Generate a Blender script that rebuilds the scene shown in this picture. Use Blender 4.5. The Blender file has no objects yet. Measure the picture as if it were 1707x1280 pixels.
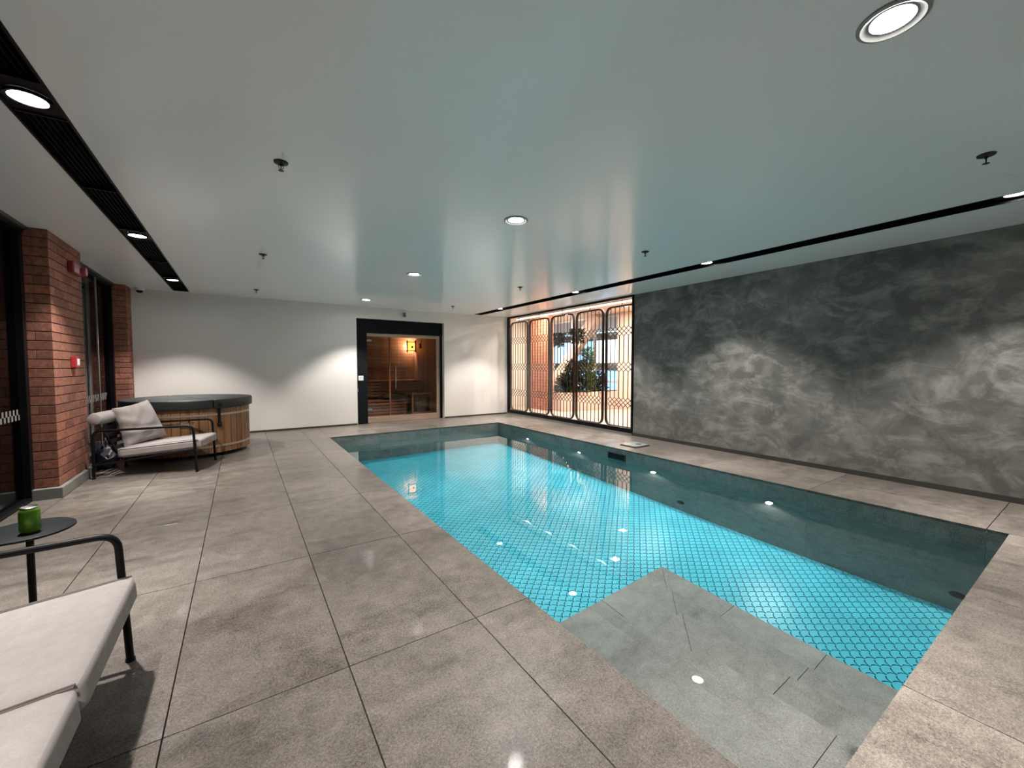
import bpy, bmesh, math, random
from mathutils import Vector, Matrix
random.seed(7)
scn = bpy.context.scene
col = scn.collection
PI = math.pi

# ---------------------------------------------------------------- camera, world, exposure
FPX, YAW, PITCH, HCAM = 679.7, 0.5855, -0.0433, 1.256
fw = Vector((math.sin(YAW)*math.cos(PITCH), math.cos(YAW)*math.cos(PITCH), math.sin(PITCH)))
rt = Vector((math.cos(YAW), -math.sin(YAW), 0)); up = rt.cross(fw)
cd = bpy.data.cameras.new('camera'); cam = bpy.data.objects.new('camera', cd); col.objects.link(cam)
cd.sensor_fit = 'HORIZONTAL'; cd.sensor_width = 36.0; cd.lens = 36.0*FPX/1707.0
cd.clip_start = 0.05; cd.clip_end = 200
m = Matrix((rt, up, -fw)).transposed().to_4x4(); m.translation = Vector((0, 0, HCAM))
cam.matrix_world = m
scn.camera = cam
w = bpy.data.worlds.new('night'); scn.world = w; w.use_nodes = True
w.node_tree.nodes['Background'].inputs[0].default_value = (0.02, 0.03, 0.05, 1)
w.node_tree.nodes['Background'].inputs[1].default_value = 0.02
vs = scn.view_settings
vs.view_transform = 'Standard'; vs.look = 'None'; vs.gamma = 1.0; vs.exposure = 1.5; vs.use_curve_mapping = False
scn.cycles.max_bounces = 10; scn.cycles.transmission_bounces = 8; scn.cycles.adaptive_threshold = 0.05; scn.cycles.adaptive_min_samples = 16; scn.cycles.transparent_max_bounces = 12
scn.cycles.glossy_bounces = 6; scn.cycles.diffuse_bounces = 4; scn.cycles.sample_clamp_indirect = 4.0
scn.cycles.blur_glossy = 0.3

SPOT_W = 235.0        # every downlight in the pool room
POOL_W = 14.5         # every underwater light
def ray(px, py): return fw + rt*((px-853.5)/FPX) - up*((py-640)/FPX)
def atY(px, py, Y): d = ray(px, py); return Vector((0, 0, HCAM)) + d*(Y/d.y)
def atZ(px, py, Z): d = ray(px, py); return Vector((0, 0, HCAM)) + d*((Z-HCAM)/d.z)

# ---------------------------------------------------------------- materials
def new_mat(name):
    mt = bpy.data.materials.new(name); mt.use_nodes = True
    nt = mt.node_tree; b = nt.nodes['Principled BSDF']
    return mt, nt, b
def plain(name, c, rough=0.5, metal=0.0, spec=0.5, emit=None, estr=0.0, bump=0.0, bscale=80.0, var=0.0, vscale=6.0):
    mt, nt, b = new_mat(name)
    b.inputs['Base Color'].default_value = (*c, 1); b.inputs['Roughness'].default_value = rough
    b.inputs['Metallic'].default_value = metal; b.inputs['Specular IOR Level'].default_value = spec
    if emit: b.inputs['Emission Color'].default_value = (*emit, 1); b.inputs['Emission Strength'].default_value = estr
    if bump or var:
        tc = nt.nodes.new('ShaderNodeTexCoord')
    if bump:
        n = nt.nodes.new('ShaderNodeTexNoise'); n.inputs['Scale'].default_value = bscale; n.inputs['Detail'].default_value = 4
        bp = nt.nodes.new('ShaderNodeBump'); bp.inputs['Strength'].default_value = bump; bp.inputs['Distance'].default_value = 0.01
        nt.links.new(tc.outputs['Object'], n.inputs['Vector']); nt.links.new(n.outputs[0], bp.inputs['Height']); nt.links.new(bp.outputs[0], b.inputs['Normal'])
    if var:
        n = nt.nodes.new('ShaderNodeTexNoise'); n.inputs['Scale'].default_value = vscale; n.inputs['Detail'].default_value = 5
        r = nt.nodes.new('ShaderNodeValToRGB')
        r.color_ramp.elements[0].position = 0.3; r.color_ramp.elements[1].position = 0.7
        r.color_ramp.elements[0].color = (*[x*(1-var) for x in c], 1); r.color_ramp.elements[1].color = (*[min(1, x*(1+var)) for x in c], 1)
        nt.links.new(tc.outputs['Object'], n.inputs['Vector']); nt.links.new(n.outputs[0], r.inputs[0]); nt.links.new(r.outputs[0], b.inputs['Base Color'])
    return mt
def mth(nt, op, a, b=None, clamp=False):
    n = nt.nodes.new('ShaderNodeMath'); n.operation = op; n.use_clamp = clamp
    for i, v in enumerate((a, b)):
        if v is None: continue
        if isinstance(v, (int, float)): n.inputs[i].default_value = v
        else: nt.links.new(v, n.inputs[i])
    return n.outputs[0]
def noise(nt, vec, scale, detail=4, dist=0.0, rough=0.5):
    n = nt.nodes.new('ShaderNodeTexNoise'); n.inputs['Scale'].default_value = scale; n.inputs['Detail'].default_value = detail
    n.inputs['Distortion'].default_value = dist; n.inputs['Roughness'].default_value = rough
    nt.links.new(vec, n.inputs['Vector']); return n.outputs[0]
def ramp(nt, fac, stops):
    r = nt.nodes.new('ShaderNodeValToRGB'); cr = r.color_ramp
    while len(cr.elements) < len(stops): cr.elements.new(0.5)
    for e, (p, c) in zip(cr.elements, stops): e.position = p; e.color = (*c, 1)
    nt.links.new(fac, r.inputs[0]); return r.outputs[0]
def mixc(nt, fac, a, b, mode='MIX'):
    n = nt.nodes.new('ShaderNodeMix'); n.data_type = 'RGBA'; n.blend_type = mode
    if isinstance(fac, (int, float)): n.inputs[0].default_value = fac
    else: nt.links.new(fac, n.inputs[0])
    for i, v in ((6, a), (7, b)):
        if isinstance(v, tuple): n.inputs[i].default_value = (*v, 1)
        else: nt.links.new(v, n.inputs[i])
    return n.outputs[2]
def stone(name, lo, hi, rough=0.5, spec=0.35, stretch=(1.0, 2.0, 2.0), grain=1.0, coat=0.0):
    mt, nt, b = new_mat(name)
    g = nt.nodes.new('ShaderNodeNewGeometry'); oi = nt.nodes.new('ShaderNodeObjectInfo')
    mp = nt.nodes.new('ShaderNodeVectorMath'); mp.operation = 'ADD'
    sc = nt.nodes.new('ShaderNodeVectorMath'); sc.operation = 'SCALE'; sc.inputs['Scale'].default_value = 9.0
    cb = nt.nodes.new('ShaderNodeCombineXYZ'); nt.links.new(oi.outputs['Random'], cb.inputs[0]); nt.links.new(oi.outputs['Random'], cb.inputs[1])
    nt.links.new(cb.outputs[0], sc.inputs[0]); nt.links.new(g.outputs['Position'], mp.inputs[0]); nt.links.new(sc.outputs[0], mp.inputs[1])
    v = mp.outputs[0]
    st = nt.nodes.new('ShaderNodeMapping'); st.inputs['Scale'].default_value = stretch; nt.links.new(v, st.inputs['Vector'])
    big = noise(nt, st.outputs[0], 1.7, 7, 0.7, 0.62)
    med = noise(nt, v, 11, 6, 0.4, 0.68)
    fine = noise(nt, v, 100, 4, 0, 0.75)
    spk = noise(nt, v, 240, 2)
    cen = lambda x, k: mth(nt, 'MULTIPLY', mth(nt, 'SUBTRACT', x, 0.5), k)
    f = mth(nt, 'ADD', mth(nt, 'ADD', cen(big, 0.70), cen(med, 1.0)), mth(nt, 'ADD', cen(fine, 1.9*grain), 0.5))
    c = ramp(nt, f, [(0.08, lo), (0.92, hi)])
    dark = ramp(nt, spk, [(0.30, (0.35, 0.34, 0.32)), (0.43, (1, 1, 1))])
    c = mixc(nt, 0.85*grain, c, dark, 'MULTIPLY')
    lite = ramp(nt, spk, [(0.60, (0, 0, 0)), (0.74, (0.22, 0.21, 0.19))])
    c = mixc(nt, 0.8*grain, c, lite, 'ADD')
    vein = ramp(nt, big, [(0.36, (0.70, 0.66, 0.63)), (0.44, (1, 1, 1))])
    c = mixc(nt, 0.35, c, vein, 'MULTIPLY')
    tint = ramp(nt, oi.outputs['Random'], [(0, (0.93, 0.925, 0.92)), (1, (1.06, 1.05, 1.04))])
    c = mixc(nt, 1.0, c, tint, 'MULTIPLY')
    nt.links.new(c, b.inputs['Base Color'])
    rr = ramp(nt, big, [(0.35, (rough-0.1,)*3), (0.65, (rough+0.1,)*3)]); nt.links.new(rr, b.inputs['Roughness'])
    b.inputs['Specular IOR Level'].default_value = spec
    bp = nt.nodes.new('ShaderNodeBump'); bp.inputs['Strength'].default_value = 0.3; bp.inputs['Distance'].default_value = 0.002
    nt.links.new(fine, bp.inputs['Height']); nt.links.new(bp.outputs[0], b.inputs['Normal'])
    if coat:
        b.inputs['Coat Weight'].default_value = coat; b.inputs['Coat Roughness'].default_value = 0.04; b.inputs['Coat IOR'].default_value = 1.4
        cb2 = nt.nodes.new('ShaderNodeBump'); cb2.inputs['Strength'].default_value = 0.10; cb2.inputs['Distance'].default_value = 0.001
        nt.links.new(spk, cb2.inputs['Height']); nt.links.new(cb2.outputs[0], b.inputs['Coat Normal'])
    return mt
def wood(name, lo, hi, axis='Z', scale=1.0, rough=0.55):
    mt, nt, b = new_mat(name)
    g = nt.nodes.new('ShaderNodeNewGeometry'); oi = nt.nodes.new('ShaderNodeObjectInfo')
    ad = nt.nodes.new('ShaderNodeVectorMath'); ad.operation = 'ADD'
    nt.links.new(g.outputs['Position'], ad.inputs[0]); nt.links.new(oi.outputs['Random'], ad.inputs[1])
    mp = nt.nodes.new('ShaderNodeMapping')
    s = {'X': (0.8, 14, 14), 'Y': (14, 0.8, 14), 'Z': (14, 14, 0.8)}[axis]
    mp.inputs['Scale'].default_value = tuple(x*scale for x in s)
    nt.links.new(ad.outputs[0], mp.inputs['Vector'])
    n = noise(nt, mp.outputs[0], 1.4, 6, 0.8, 0.6)
    c = ramp(nt, n, [(0.28, lo), (0.72, hi)])
    t = ramp(nt, oi.outputs['Random'], [(0, (0.72, 0.70, 0.68)), (1, (1.15, 1.12, 1.1))])
    c = mixc(nt, 1.0, c, t, 'MULTIPLY'); nt.links.new(c, b.inputs['Base Color']); b.inputs['Roughness'].default_value = rough
    return mt
def brickmat(name):
    mt, nt, b = new_mat(name)
    g = nt.nodes.new('ShaderNodeNewGeometry'); oi = nt.nodes.new('ShaderNodeObjectInfo')
    n = noise(nt, g.outputs['Position'], 26, 5, 0.3, 0.65)
    c = ramp(nt, n, [(0.3, (0.16, 0.058, 0.036)), (0.7, (0.33, 0.140, 0.090))])
    t = ramp(nt, oi.outputs['Random'], [(0, (0.72, 0.68, 0.68)), (0.5, (1, 1, 1)), (1, (1.2, 1.1, 1.05))])
    c = mixc(nt, 1.0, c, t, 'MULTIPLY'); nt.links.new(c, b.inputs['Base Color']); b.inputs['Roughness'].default_value = 0.8
    bp = nt.nodes.new('ShaderNodeBump'); bp.inputs['Strength'].default_value = 0.5; bp.inputs['Distance'].default_value = 0.004
    nt.links.new(n, bp.inputs['Height']); nt.links.new(bp.outputs[0], b.inputs['Normal'])
    return mt
def plaster(name):
    mt, nt, b = new_mat(name)
    g = nt.nodes.new('ShaderNodeNewGeometry'); p = g.outputs['Position']
    n1 = noise(nt, p, 1.0, 4, 0.6, 0.6)
    n2 = noise(nt, p, 3.2, 7, 0.9, 0.66)
    mp = nt.nodes.new('ShaderNodeMapping'); mp.inputs['Rotation'].default_value = (0.7, 0, 0); mp.inputs['Scale'].default_value = (1, 1.0, 1.9); nt.links.new(p, mp.inputs['Vector'])
    n3 = noise(nt, mp.outputs[0], 2.7, 8, 0.8, 0.70)
    c = ramp(nt, n1, [(0.30, (0.100, 0.102, 0.093)), (0.55, (0.138, 0.138, 0.127)), (0.75, (0.185, 0.181, 0.167))])
    sm = ramp(nt, n2, [(0.44, (0, 0, 0)), (0.70, (1, 1, 1))])
    c = mixc(nt, mth(nt, 'MULTIPLY', sm, 0.60), c, (0.33, 0.32, 0.297))
    s3 = ramp(nt, n3, [(0.50, (0, 0, 0)), (0.68, (1, 1, 1))])
    c = mixc(nt, mth(nt, 'MULTIPLY', s3, 0.55), c, (0.42, 0.405, 0.375))
    d3 = ramp(nt, n3, [(0.32, (1, 1, 1)), (0.46, (0, 0, 0))])
    c = mixc(nt, mth(nt, 'MULTIPLY', d3, 0.35), c, (0.085, 0.088, 0.08))
    nt.links.new(c, b.inputs['Base Color'])
    nt.links.new(ramp(nt, n2, [(0.35, (0.45,)*3), (0.65, (0.62,)*3)]), b.inputs['Roughness'])
    b.inputs['Specular IOR Level'].default_value = 0.3
    return mt
def fabric(name, c, sc=420):
    mt, nt, b = new_mat(name)
    tc = nt.nodes.new('ShaderNodeTexCoord'); v = tc.outputs['Object']
    n = noise(nt, v, sc, 2); n2 = noise(nt, v, 22, 4, 0.4)
    cc = ramp(nt, mth(nt, 'ADD', mth(nt, 'MULTIPLY', n, 0.6), mth(nt, 'MULTIPLY', n2, 0.4)), [(0.3, tuple(x*0.82 for x in c)), (0.7, tuple(min(1, x*1.1) for x in c))])
    nt.links.new(cc, b.inputs['Base Color']); b.inputs['Roughness'].default_value = 0.9; b.inputs['Specular IOR Level'].default_value = 0.15
    bp = nt.nodes.new('ShaderNodeBump'); bp.inputs['Strength'].default_value = 0.25; bp.inputs['Distance'].default_value = 0.003
    nt.links.new(mth(nt, 'ADD', mth(nt, 'MULTIPLY', n, 0.3), n2), bp.inputs['Height']); nt.links.new(bp.outputs[0], b.inputs['Normal'])
    return mt
def pane(name, tint, r0=0.04, amp=1.0):
    mt = bpy.data.materials.new(name); mt.use_nodes = True; nt = mt.node_tree; nt.nodes.clear()
    o = nt.nodes.new('ShaderNodeOutputMaterial'); t = nt.nodes.new('ShaderNodeBsdfTransparent'); t.inputs[0].default_value = (*tint, 1)
    gl = nt.nodes.new('ShaderNodeBsdfGlossy'); gl.inputs['Roughness'].default_value = 0.0
    lw = nt.nodes.new('ShaderNodeLayerWeight'); lw.inputs['Blend'].default_value = 0.5
    f = mth(nt, 'ADD', mth(nt, 'MULTIPLY', mth(nt, 'POWER', lw.outputs['Facing'], 5.0), 1-r0), r0)
    f = mth(nt, 'MULTIPLY', f, amp, True)
    mx = nt.nodes.new('ShaderNodeMixShader'); nt.links.new(f, mx.inputs[0]); nt.links.new(t.outputs[0], mx.inputs[1]); nt.links.new(gl.outputs[0], mx.inputs[2])
    nt.links.new(mx.outputs[0], o.inputs[0]); return mt
def glow(name, c, s):
    mt = bpy.data.materials.new(name); mt.use_nodes = True; nt = mt.node_tree; nt.nodes.clear()
    o = nt.nodes.new('ShaderNodeOutputMaterial'); e = nt.nodes.new('ShaderNodeEmission')
    e.inputs[0].default_value = (*c, 1); e.inputs[1].default_value = s; nt.links.new(e.outputs[0], o.inputs[0]); return mt
def water(name):
    mt = bpy.data.materials.new(name); mt.use_nodes = True; nt = mt.node_tree; nt.nodes.clear()
    o = nt.nodes.new('ShaderNodeOutputMaterial'); g = nt.nodes.new('ShaderNodeBsdfGlass')
    g.inputs['Roughness'].default_value = 0.0; g.inputs['IOR'].default_value = 1.333
    ge = nt.nodes.new('ShaderNodeNewGeometry')
    n = noise(nt, ge.outputs['Position'], 1.6, 2)
    bp = nt.nodes.new('ShaderNodeBump'); bp.inputs['Strength'].default_value = 0.02; bp.inputs['Distance'].default_value = 0.02
    nt.links.new(n, bp.inputs['Height']); nt.links.new(bp.outputs[0], g.inputs['Normal'])
    nt.links.new(g.outputs[0], o.inputs['Surface'])
    va = nt.nodes.new('ShaderNodeVolumeAbsorption'); va.inputs['Color'].default_value = (0.12, 0.80, 0.86, 1); va.inputs['Density'].default_value = 0.075
    nt.links.new(va.outputs[0], o.inputs['Volume']); return mt

M = {}
M['deck'] = stone('deck_stone', (0.056, 0.049, 0.043), (0.235, 0.211, 0.188), 0.38, 0.35, coat=0.10)
M['deck2'] = stone('deck_stone_turned_lit', (0.085, 0.074, 0.063), (0.345, 0.307, 0.27), 0.40, 0.35, (3.0, 0.8, 3.0))  # same stone with streaks turned; downlight brightness put into its paler colour
M['step'] = stone('step_stone', (0.20, 0.172, 0.156), (0.43, 0.375, 0.345), 0.5, grain=0.8)
M['pool_stone'] = stone('pool_stone', (0.13, 0.13, 0.12), (0.34, 0.335, 0.31), 0.5)
M['mortar'] = plain('mortar', (0.10, 0.095, 0.088), 0.9)
M['joint'] = plain('brick_joint', (0.055, 0.035, 0.030), 0.95)
M['white'] = plain('white_plaster', (0.78, 0.755, 0.725), 0.75, bump=0.05, bscale=140)
M['ceil'] = plain('satin_ceiling', (0.92, 0.92, 0.905), 0.20, spec=0.42)
M['plaster'] = plaster('venetian_plaster')
M['black'] = plain('black_metal', (0.004, 0.004, 0.005), 0.45, spec=0.2)
M['grille'] = plain('black_grille', (0.004, 0.005, 0.006), 0.6, spec=0.1)
M['char'] = plain('charcoal_panel', (0.006, 0.008, 0.010), 0.6, spec=0.15)
M['grey'] = plain('grey_plinth', (0.19, 0.19, 0.175), 0.7, var=0.15)
M['skirt'] = plain('dark_skirting', (0.045, 0.042, 0.038), 0.55)
M['brick'] = brickmat('red_brick')
M['cushion'] = fabric('oatmeal_fabric', (0.37, 0.345, 0.335))
M['pillow'] = fabric('linen_fabric', (0.33, 0.305, 0.29), 300)
M['piping'] = fabric('grey_piping', (0.16, 0.14, 0.13))
M['stave'] = wood('cedar_stave', (0.10, 0.045, 0.018), (0.34, 0.175, 0.075), 'Z')
M['band'] = plain('steel_band', (0.42, 0.36, 0.29), 0.35, 0.6)
M['lid'] = plain('dark_vinyl', (0.013, 0.017, 0.017), 0.5, bump=0.15, bscale=60)
M['sauna_h'] = wood('sauna_board', (0.29, 0.205, 0.155), (0.50, 0.385, 0.30), 'X')
M['sauna_v'] = wood('sauna_post', (0.31, 0.215, 0.155), (0.50, 0.37, 0.275), 'Z')
M['steel'] = plain('brushed_steel', (0.62, 0.61, 0.59), 0.25, 1.0)
M['chrome'] = plain('satin_chrome', (0.35, 0.35, 0.34), 0.3, 1.0)
M['trimw'] = plain('white_trim', (0.62, 0.62, 0.60), 0.35)
M['ring'] = plain('grey_ring', (0.30, 0.30, 0.285), 0.4)
M['dkchrome'] = plain('dark_chrome', (0.06, 0.06, 0.058), 0.35, 0.8)
M['plastic'] = plain('white_plastic', (0.75, 0.75, 0.74), 0.4)
M['red'] = plain('red_plastic', (0.20, 0.008, 0.012), 0.35)
M['brightred'] = plain('signal_red', (0.33, 0.02, 0.03), 0.4)
M['lens'] = glow('downlight_lens', (1.0, 0.97, 0.93), 28)
M['plens'] = glow('pool_lamp_lens', (1.0, 0.95, 0.80), 30)
M['led'] = glow('led_tube', (1.0, 0.93, 0.82), 3.6)
M['lampglow'] = glow('sauna_lamp_glow', (1.0, 0.42, 0.06), 2.6)
M['water'] = water('pool_water')
M['tile'] = plain('aqua_tile', (0.095, 0.52, 0.64), 0.35, var=0.10, vscale=3)
M['grout'] = plain('teal_grout', (0.008, 0.10, 0.155), 0.9)
M['wglass'] = pane('window_glass', (0.75, 0.78, 0.78), 0.03, 0.6)
M['sglass'] = pane('smoked_glass', (0.86, 0.74, 0.66), 0.04)
M['cglass'] = pane('screen_glass', (0.95, 0.96, 0.95), 0.04)
M['bronze'] = plain('bronze_tube', (0.045, 0.030, 0.024), 0.4, 0.5)
M['mani'] = plain('frosted_vinyl', (0.20, 0.20, 0.195), 0.8)
M['green'] = plain('green_can', (0.085, 0.22, 0.012), 0.3, 0.35, var=0.35, vscale=30)
M['alu'] = plain('aluminium', (0.7, 0.7, 0.7), 0.3, 1.0)
M['navy'] = plain('navy_nylon', (0.012, 0.015, 0.045), 0.5, bump=0.4, bscale=40)
M['paper'] = plain('white_sheet', (0.70, 0.73, 0.82), 0.4)
M['clear'] = pane('clear_glass', (0.92, 0.94, 0.93), 0.12, 1.0)
M['stovestone'] = plain('stove_stones', (0.30, 0.36, 0.36), 0.8, var=0.5, vscale=25)
M['towel'] = plain('dark_towel', (0.02, 0.02, 0.022), 0.95)
M['peach'] = plain('warm_plaster', (0.74, 0.55, 0.45), 0.8)
M['brick2'] = plain('orange_brick', (0.52, 0.20, 0.11), 0.8, var=0.25, vscale=9)
M['cream'] = plain('cream_plaster', (0.82, 0.73, 0.60), 0.8)
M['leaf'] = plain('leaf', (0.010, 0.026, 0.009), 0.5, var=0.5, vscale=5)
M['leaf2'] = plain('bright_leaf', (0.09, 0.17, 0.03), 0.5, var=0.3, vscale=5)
M['soil'] = plain('soil', (0.03, 0.02, 0.015), 0.95)
M['atfloor'] = plain('warm_stone_floor', (0.62, 0.50, 0.43), 0.35)
M['plate'] = plain('grey_green_plate', (0.30, 0.34, 0.31), 0.25)
M['platedark'] = plain('plate_edge', (0.06, 0.055, 0.07), 0.4)

# ---------------------------------------------------------------- helpers
def obj(name, verts, faces, mat, parent=None, smooth=False):
    me = bpy.data.meshes.new(name); me.from_pydata([tuple(v) for v in verts], [], faces); me.update()
    if smooth: me.polygons.foreach_set('use_smooth', [True]*len(me.polygons))
    return link(name, me, mat, parent)
def link(name, me, mat, parent=None):
    if isinstance(mat, str): mat = M[mat]
    if mat and not me.materials: me.materials.append(mat)
    o = bpy.data.objects.new(name, me); col.objects.link(o)
    if parent: o.parent = parent
    return o
def tag(o, label=None, cat=None, group=None, kind=None):
    if label: o['label'] = label
    if cat: o['category'] = cat
    if group: o['group'] = group
    if kind: o['kind'] = kind
    return o
def empty(name, loc=(0, 0, 0), rz=0.0):
    o = bpy.data.objects.new(name, None); o.empty_display_size = 0.1; col.objects.link(o)
    o.location = loc; o.rotation_euler = (0, 0, rz); return o
class MB:
    def __init__(s): s.v = []; s.f = []
    def add(s, v, f):
        b = len(s.v); s.v += [Vector(x) for x in v]; s.f += [tuple(i+b for i in q) for q in f]; return s
    def box(s, x0, x1, y0, y1, z0, z1):
        return s.add([(x0,y0,z0),(x1,y0,z0),(x1,y1,z0),(x0,y1,z0),(x0,y0,z1),(x1,y0,z1),(x1,y1,z1),(x0,y1,z1)],
                     [(0,3,2,1),(4,5,6,7),(0,1,5,4),(1,2,6,5),(2,3,7,6),(3,0,4,7)])
    def prism(s, poly, z0, z1):
        n = len(poly)
        return s.add([(x, y, z0) for x, y in poly]+[(x, y, z1) for x, y in poly],
                     [tuple(range(n))[::-1], tuple(range(n, 2*n))]+[(i, (i+1) % n, n+(i+1) % n, n+i) for i in range(n)])
    def tube(s, pts, r, n=8, closed=False):
        pts = [Vector(p) for p in pts]; k = len(pts); t = []
        for i in range(k):
            a = pts[i-1] if (i or closed) else pts[i]; b = pts[(i+1) % k] if (i < k-1 or closed) else pts[i]
            t.append((b-a).normalized())
        ref = Vector((0, 0, 1)) if abs(t[0].z) < 0.9 else Vector((1, 0, 0))
        u = t[0].cross(ref).normalized(); V = []; F = []
        for i in range(k):
            u = (u - t[i]*u.dot(t[i])).normalized(); w_ = t[i].cross(u)
            for j in range(n):
                a = 2*PI*j/n; V.append(pts[i] + (u*math.cos(a)+w_*math.sin(a))*r)
        for i in range(k if closed else k-1):
            for j in range(n):
                F.append((i*n+j, i*n+(j+1) % n, ((i+1) % k)*n+(j+1) % n, ((i+1) % k)*n+j))
        if not closed: F += [tuple(range(n))[::-1], tuple(range((k-1)*n, k*n))]
        return s.add(V, F)
    def lathe(s, prof, n=24, c=(0, 0, 0), axis='Z', cap=True):
        V = []; F = []; k = len(prof)
        for r, z in prof:
            for j in range(n):
                a = 2*PI*j/n; x, y = r*math.cos(a), r*math.sin(a)
                V.append({'Z': (c[0]+x, c[1]+y, c[2]+z), 'X': (c[0]+z, c[1]+x, c[2]+y), 'Y': (c[0]+x, c[1]+z, c[2]+y)}[axis])
        for i in range(k-1):
            for j in range(n): F.append((i*n+j, i*n+(j+1) % n, (i+1)*n+(j+1) % n, (i+1)*n+j))
        if cap: F += [tuple(range(n))[::-1], tuple(range((k-1)*n, k*n))]
        return s.add(V, F)
    def build(s, name, mat, parent=None, smooth=False, bevel=0.0, seg=2):
        o = obj(name, s.v, s.f, mat, parent, False)
        bm = bmesh.new(); bm.from_mesh(o.data); bmesh.ops.recalc_face_normals(bm, faces=bm.faces)
        if bevel: bmesh.ops.bevel(bm, geom=list(bm.edges), offset=bevel, segments=seg, profile=0.5, affect='EDGES', clamp_overlap=True)
        bm.to_mesh(o.data); bm.free()
        if smooth:
            o.data.polygons.foreach_set('use_smooth', [True]*len(o.data.polygons))
            try: o.data.set_sharp_from_angle(angle=math.radians(38))
            except Exception: pass
        return o
def box(name, x0, x1, y0, y1, z0, z1, mat, parent=None, bevel=0.0): return MB().box(x0, x1, y0, y1, z0, z1).build(name, mat, parent, False, bevel)
def struct(o, label=None): return tag(o, label, kind='structure')
def fillet(pts, rad, seg=5):
    pts = [Vector(p) for p in pts]; out = [pts[0]]
    for i in range(1, len(pts)-1):
        p = pts[i]; a = (pts[i-1]-p); b = (pts[i+1]-p)
        d = min(rad, a.length*0.49, b.length*0.49); p0 = p+a.normalized()*d; p1 = p+b.normalized()*d
        for k in range(seg+1):
            t = k/seg; out.append(p0*(1-t)**2+p*2*t*(1-t)+p1*t*t)
    return out+[pts[-1]]
def cushion(name, cx, cy, cz, sx, sy, sz, mat, parent=None, puff=0.25, n=14, tilt=0.0, rnd=0.35):
    """rounded soft box: half sizes sx, sy, sz"""
    V = []; F = []; bm = bmesh.new(); bmesh.ops.create_cube(bm, size=2)
    bmesh.ops.subdivide_edges(bm, edges=list(bm.edges), cuts=n, use_grid_fill=True)
    R = min(sx, sy, sz)*rnd*2
    for v in bm.verts:
        x, y, z = v.co; px, py, pz = x*sx, y*sy, z*sz
        r = min(R, sz)
        q = Vector((max(-sx+r, min(sx-r, px)), max(-sy+r, min(sy-r, py)), max(-sz+r, min(sz-r, pz))))
        d = Vector((px, py, pz))-q
        if d.length > 1e-9: d = d.normalized()*r
        co = q+d
        co.z += math.copysign(puff*sz*(1-x*x)*(1-y*y), z) if abs(z) > 0.9 else 0
        v.co = co
    bmesh.ops.recalc_face_normals(bm, faces=bm.faces)
    me = bpy.data.meshes.new(name); bm.to_mesh(me); bm.free()
    me.polygons.foreach_set('use_smooth', [True]*len(me.polygons))
    o = link(name, me, mat, parent); o.location = (cx, cy, cz); o.rotation_euler = (0, tilt, 0); return o

# ---------------------------------------------------------------- key dimensions
X0, X1, Y0, Y1 = 1.27, 4.77, 0.447, 7.757         # pool opening
ZW, ZF = -0.155, -1.60                           # water level, pool floor
XR, YB, ZC = 5.90, 9.10, 2.54                    # concrete wall face, end wall face, ceiling
XWIN = -1.70; YN = -2.6                          # left glazing line, wall behind the camera
LX = (-0.824, 2.043, 4.92); LY = (0.50, 2.97, 5.445, 7.915)

# ---------------------------------------------------------------- deck
floor = MB().box(-1.9, X0-0.05, YN, YB+0.12, -0.12, -0.02).box(X1+0.05, 6.0, YN, YB, -0.12, -0.02).box(X0, X1, YN, Y0-0.05, -0.12, -0.02).box(X0, X1, Y1+0.05, YB+0.12, -0.12, -0.02).build('floor', 'mortar')
struct(floor, 'large format grey stone tiled pool deck')
GAP = 0.0022
def tile(x0, x1, y0, y1, mt='deck'):
    box('tile', x0+GAP, x1-GAP, y0+GAP, y1-GAP, -0.022, 0.0, mt, floor, 0.0012)
ys = [YN, -1.843, -0.643, 0.557, 1.757, 2.957, 4.157, 5.357, 6.557, Y1, YB+0.10]
for i in range(len(ys)-1):
    for xa, xb in ((-1.70, -1.453), (-1.453, -0.853), (-0.853, -0.253), (-0.253, 0.347), (0.347, 0.947)):
        tile(xa, xb, ys[i], ys[i+1])
for i in range(len(ys)-1):                        # coping strips down both sides
    tile(0.947, X0, ys[i], ys[i+1])
    if ys[i+1] <= Y0: continue
for i in range(len(ys)-1):
    tile(X1, X1+0.55, ys[i], ys[i+1]); tile(X1+0.55, XR+0.05, ys[i], ys[i+1])
for xa, xb in ((X0, 2.147), (2.147, 3.347), (3.347, X1)):
    tile(xa, xb, -0.643, Y0, 'deck2'); tile(xa, xb, -1.843, -0.643, 'deck2')
for xa, xb in ((X0, 2.147), (2.147, 3.347), (3.347, X1)):
    tile(xa, xb, Y1, YB+0.10)

# ---------------------------------------------------------------- pool shell
def pool_wall(name, x0, x1, y0, y1, label):
    return struct(box(name, x0, x1, y0, y1, ZF-0.06, -0.023, 'mortar'), label)
pr = pool_wall('wall_pool_right', X1+0.012, X1+0.2, Y0-0.1, Y1+0.1, 'dark stone clad pool side wall under the concrete wall')
pf = pool_wall('wall_pool_far', X0-0.1, X1+0.01, Y1+0.012, Y1+0.2, 'stone clad pool wall at the sauna end')
pl = pool_wall('wall_pool_left', X0-0.2, X0-0.012, Y0-0.1, Y1+0.1, 'stone clad pool side wall along the lounge deck')
pn = pool_wall('wall_pool_near', X0-0.01, X1+0.01, Y0-0.2, Y0-0.012, 'stone clad pool wall at the near end')
zr = [-0.024, -0.40, -1.0, ZF]
yy = [Y0, 0.557, 1.757, 2.957, 4.157, 5.357, 6.557, Y1]; xx = [X0, 2.147, 3.347, X1]
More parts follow.
